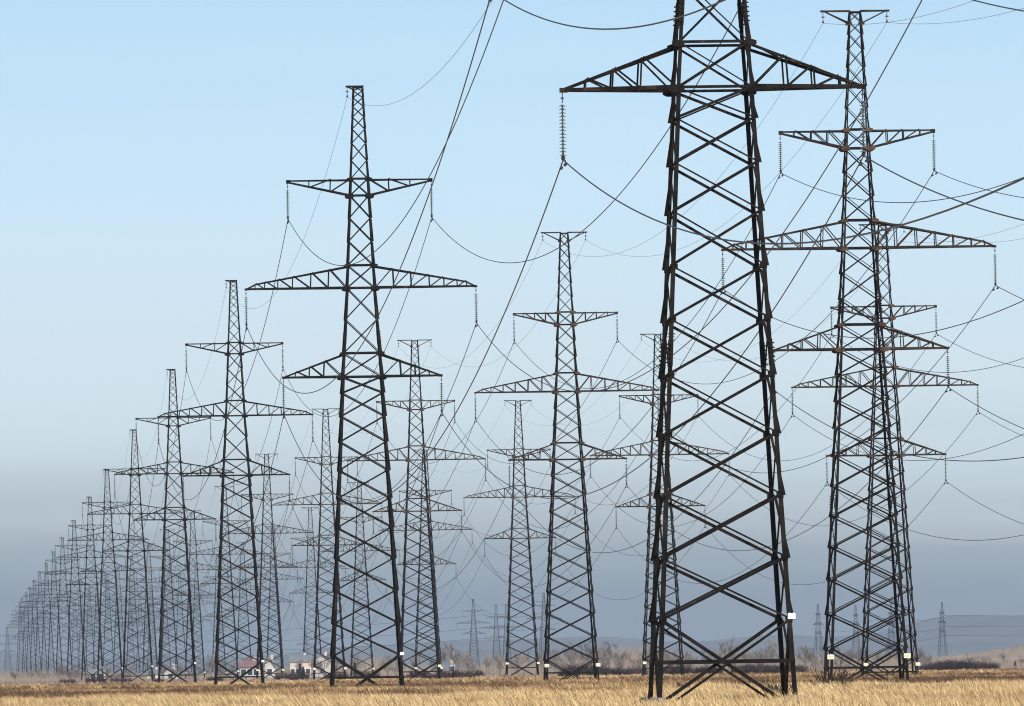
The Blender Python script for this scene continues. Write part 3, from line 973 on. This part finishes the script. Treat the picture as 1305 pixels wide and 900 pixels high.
def house(px, Y, wpx, wall_py, roof_py, wall, roof, label, nwin, depth=9, gable_front=False):
    x = px_x(px, Y); Wd = wpx / 13076 * Y
    hw = px_h(px, wall_py, Y); hr = max(px_h(px, roof_py, Y) - hw, .4)
    root = empty('house', (x, Y, ground_z(x, Y)))
    a, d = Wd / 2, depth / 2
    mb = MB()
    if gable_front:
        mb.add([(-a, -d, -.3), (a, -d, -.3), (a, -d, hw), (0, -d, hw + hr), (-a, -d, hw), (-a, d, -.3), (a, d, -.3), (a, d, hw), (0, d, hw + hr), (-a, d, hw)],
               [(0, 1, 2, 3, 4), (9, 8, 7, 6, 5), (1, 6, 7, 2), (5, 0, 4, 9)])
    else:
        mb.add([(-a, -d, -.3), (a, -d, -.3), (a, -d, hw), (-a, -d, hw), (-a, d, -.3), (a, d, -.3), (a, d, hw), (-a, d, hw), (-a, 0, hw + hr), (a, 0, hw + hr)],
               [(0, 1, 2, 3), (7, 6, 5, 4), (1, 5, 6, 9, 2), (4, 0, 3, 8, 7)])
    mb.build('wall', wall, root)
    mb = MB(); o_ = .35
    n1, t_ = (hr / (a if gable_front else d)), .14
    if gable_front:
        for s in (-1, 1):
            mb.add([(s * (a + o_), -d - o_, hw - o_ * n1 + .02), (0, -d - o_, hw + hr + .02), (0, d + o_, hw + hr + .02), (s * (a + o_), d + o_, hw - o_ * n1 + .02),
                    (s * (a + o_), -d - o_, hw - o_ * n1 + .02 + t_), (0, -d - o_, hw + hr + .02 + t_), (0, d + o_, hw + hr + .02 + t_), (s * (a + o_), d + o_, hw - o_ * n1 + .02 + t_)],
                   [(0, 1, 2, 3), (7, 6, 5, 4), (0, 4, 5, 1), (2, 6, 7, 3), (0, 3, 7, 4)])
    else:
        for s in (-1, 1):
            mb.add([(-a - o_, s * (d + o_), hw - o_ * n1 + .02), (a + o_, s * (d + o_), hw - o_ * n1 + .02), (a + o_, 0, hw + hr + .02), (-a - o_, 0, hw + hr + .02),
                    (-a - o_, s * (d + o_), hw - o_ * n1 + .02 + t_), (a + o_, s * (d + o_), hw - o_ * n1 + .02 + t_), (a + o_, 0, hw + hr + .02 + t_), (-a - o_, 0, hw + hr + .02 + t_)],
                   [(3, 2, 1, 0), (4, 5, 6, 7), (0, 1, 5, 4), (1, 2, 6, 5), (3, 0, 4, 7)])
    rf = mb.build('roof', roof, root)
    mb = MB(); mb.box((a * .4, d * .3, hw + hr * .8 + .3), (.3, 0, 0), (0, .3, 0), (0, 0, .7)); mb.build('chimney', wall, rf)
    for k in range(nwin):
        wx = -a + Wd * (k + .5) / nwin
        zc = min(hw * .6, 1.6)
        mb = MB()
        for dx in (-.55, .55): mb.box((wx + dx, -d - .03, zc), (.06, 0, 0), (0, .05, 0), (0, 0, .7))
        for dz in (-.64, .64): mb.box((wx, -d - .03, zc + dz), (.48, 0, 0), (0, .05, 0), (0, 0, .06))
        f = mb.build('window', M['frame'], root)
        mb = MB(); mb.box((wx, -d - .02, zc), (.48, 0, 0), (0, .02, 0), (0, 0, .57)); mb.build('pane', M['pane'], f)
    tag(root, label, 'house')

house(313, 2000, 24, 850, 843, M['wall_pink'], M['roof_red'], 'low house with a dull red roof left of the pale buildings', 3)
house(338, 2150, 12, 847, 839, M['wall_white'], M['roof_grey'], 'small white gabled house between the red-roofed house and the pale long building', 1, gable_front=True)
house(377, 2500, 26, 843, 836, M['wall_pink'], M['roof_grey'], 'long pale building behind the dark evergreens on the left', 4)
house(405, 2300, 20, 842, 835, M['wall_white'], M['roof_grey'], 'white gabled house with a dark window right of the evergreens', 1, gable_front=True)
house(212, 2200, 16, 858, 851, M['wall_white'], M['roof_grey'], 'white gabled house behind the legs of the fourth single-peaked pylon', 1, gable_front=True)
house(118, 2300, 18, 859, 854, M['wall_white'], M['roof_grey'], 'low white house at the foot of the crowded far pylons', 2)
house(190, 2350, 16, 859, 855, M['wall_white'], M['roof_grey'], 'low white shed left of the white gabled house', 1)
house(570, 2250, 7, 841, 833, M['wall_white'], M['roof_grey'], 'narrow pale house beside the legs of the T-topped pylon left of centre', 1, gable_front=True)
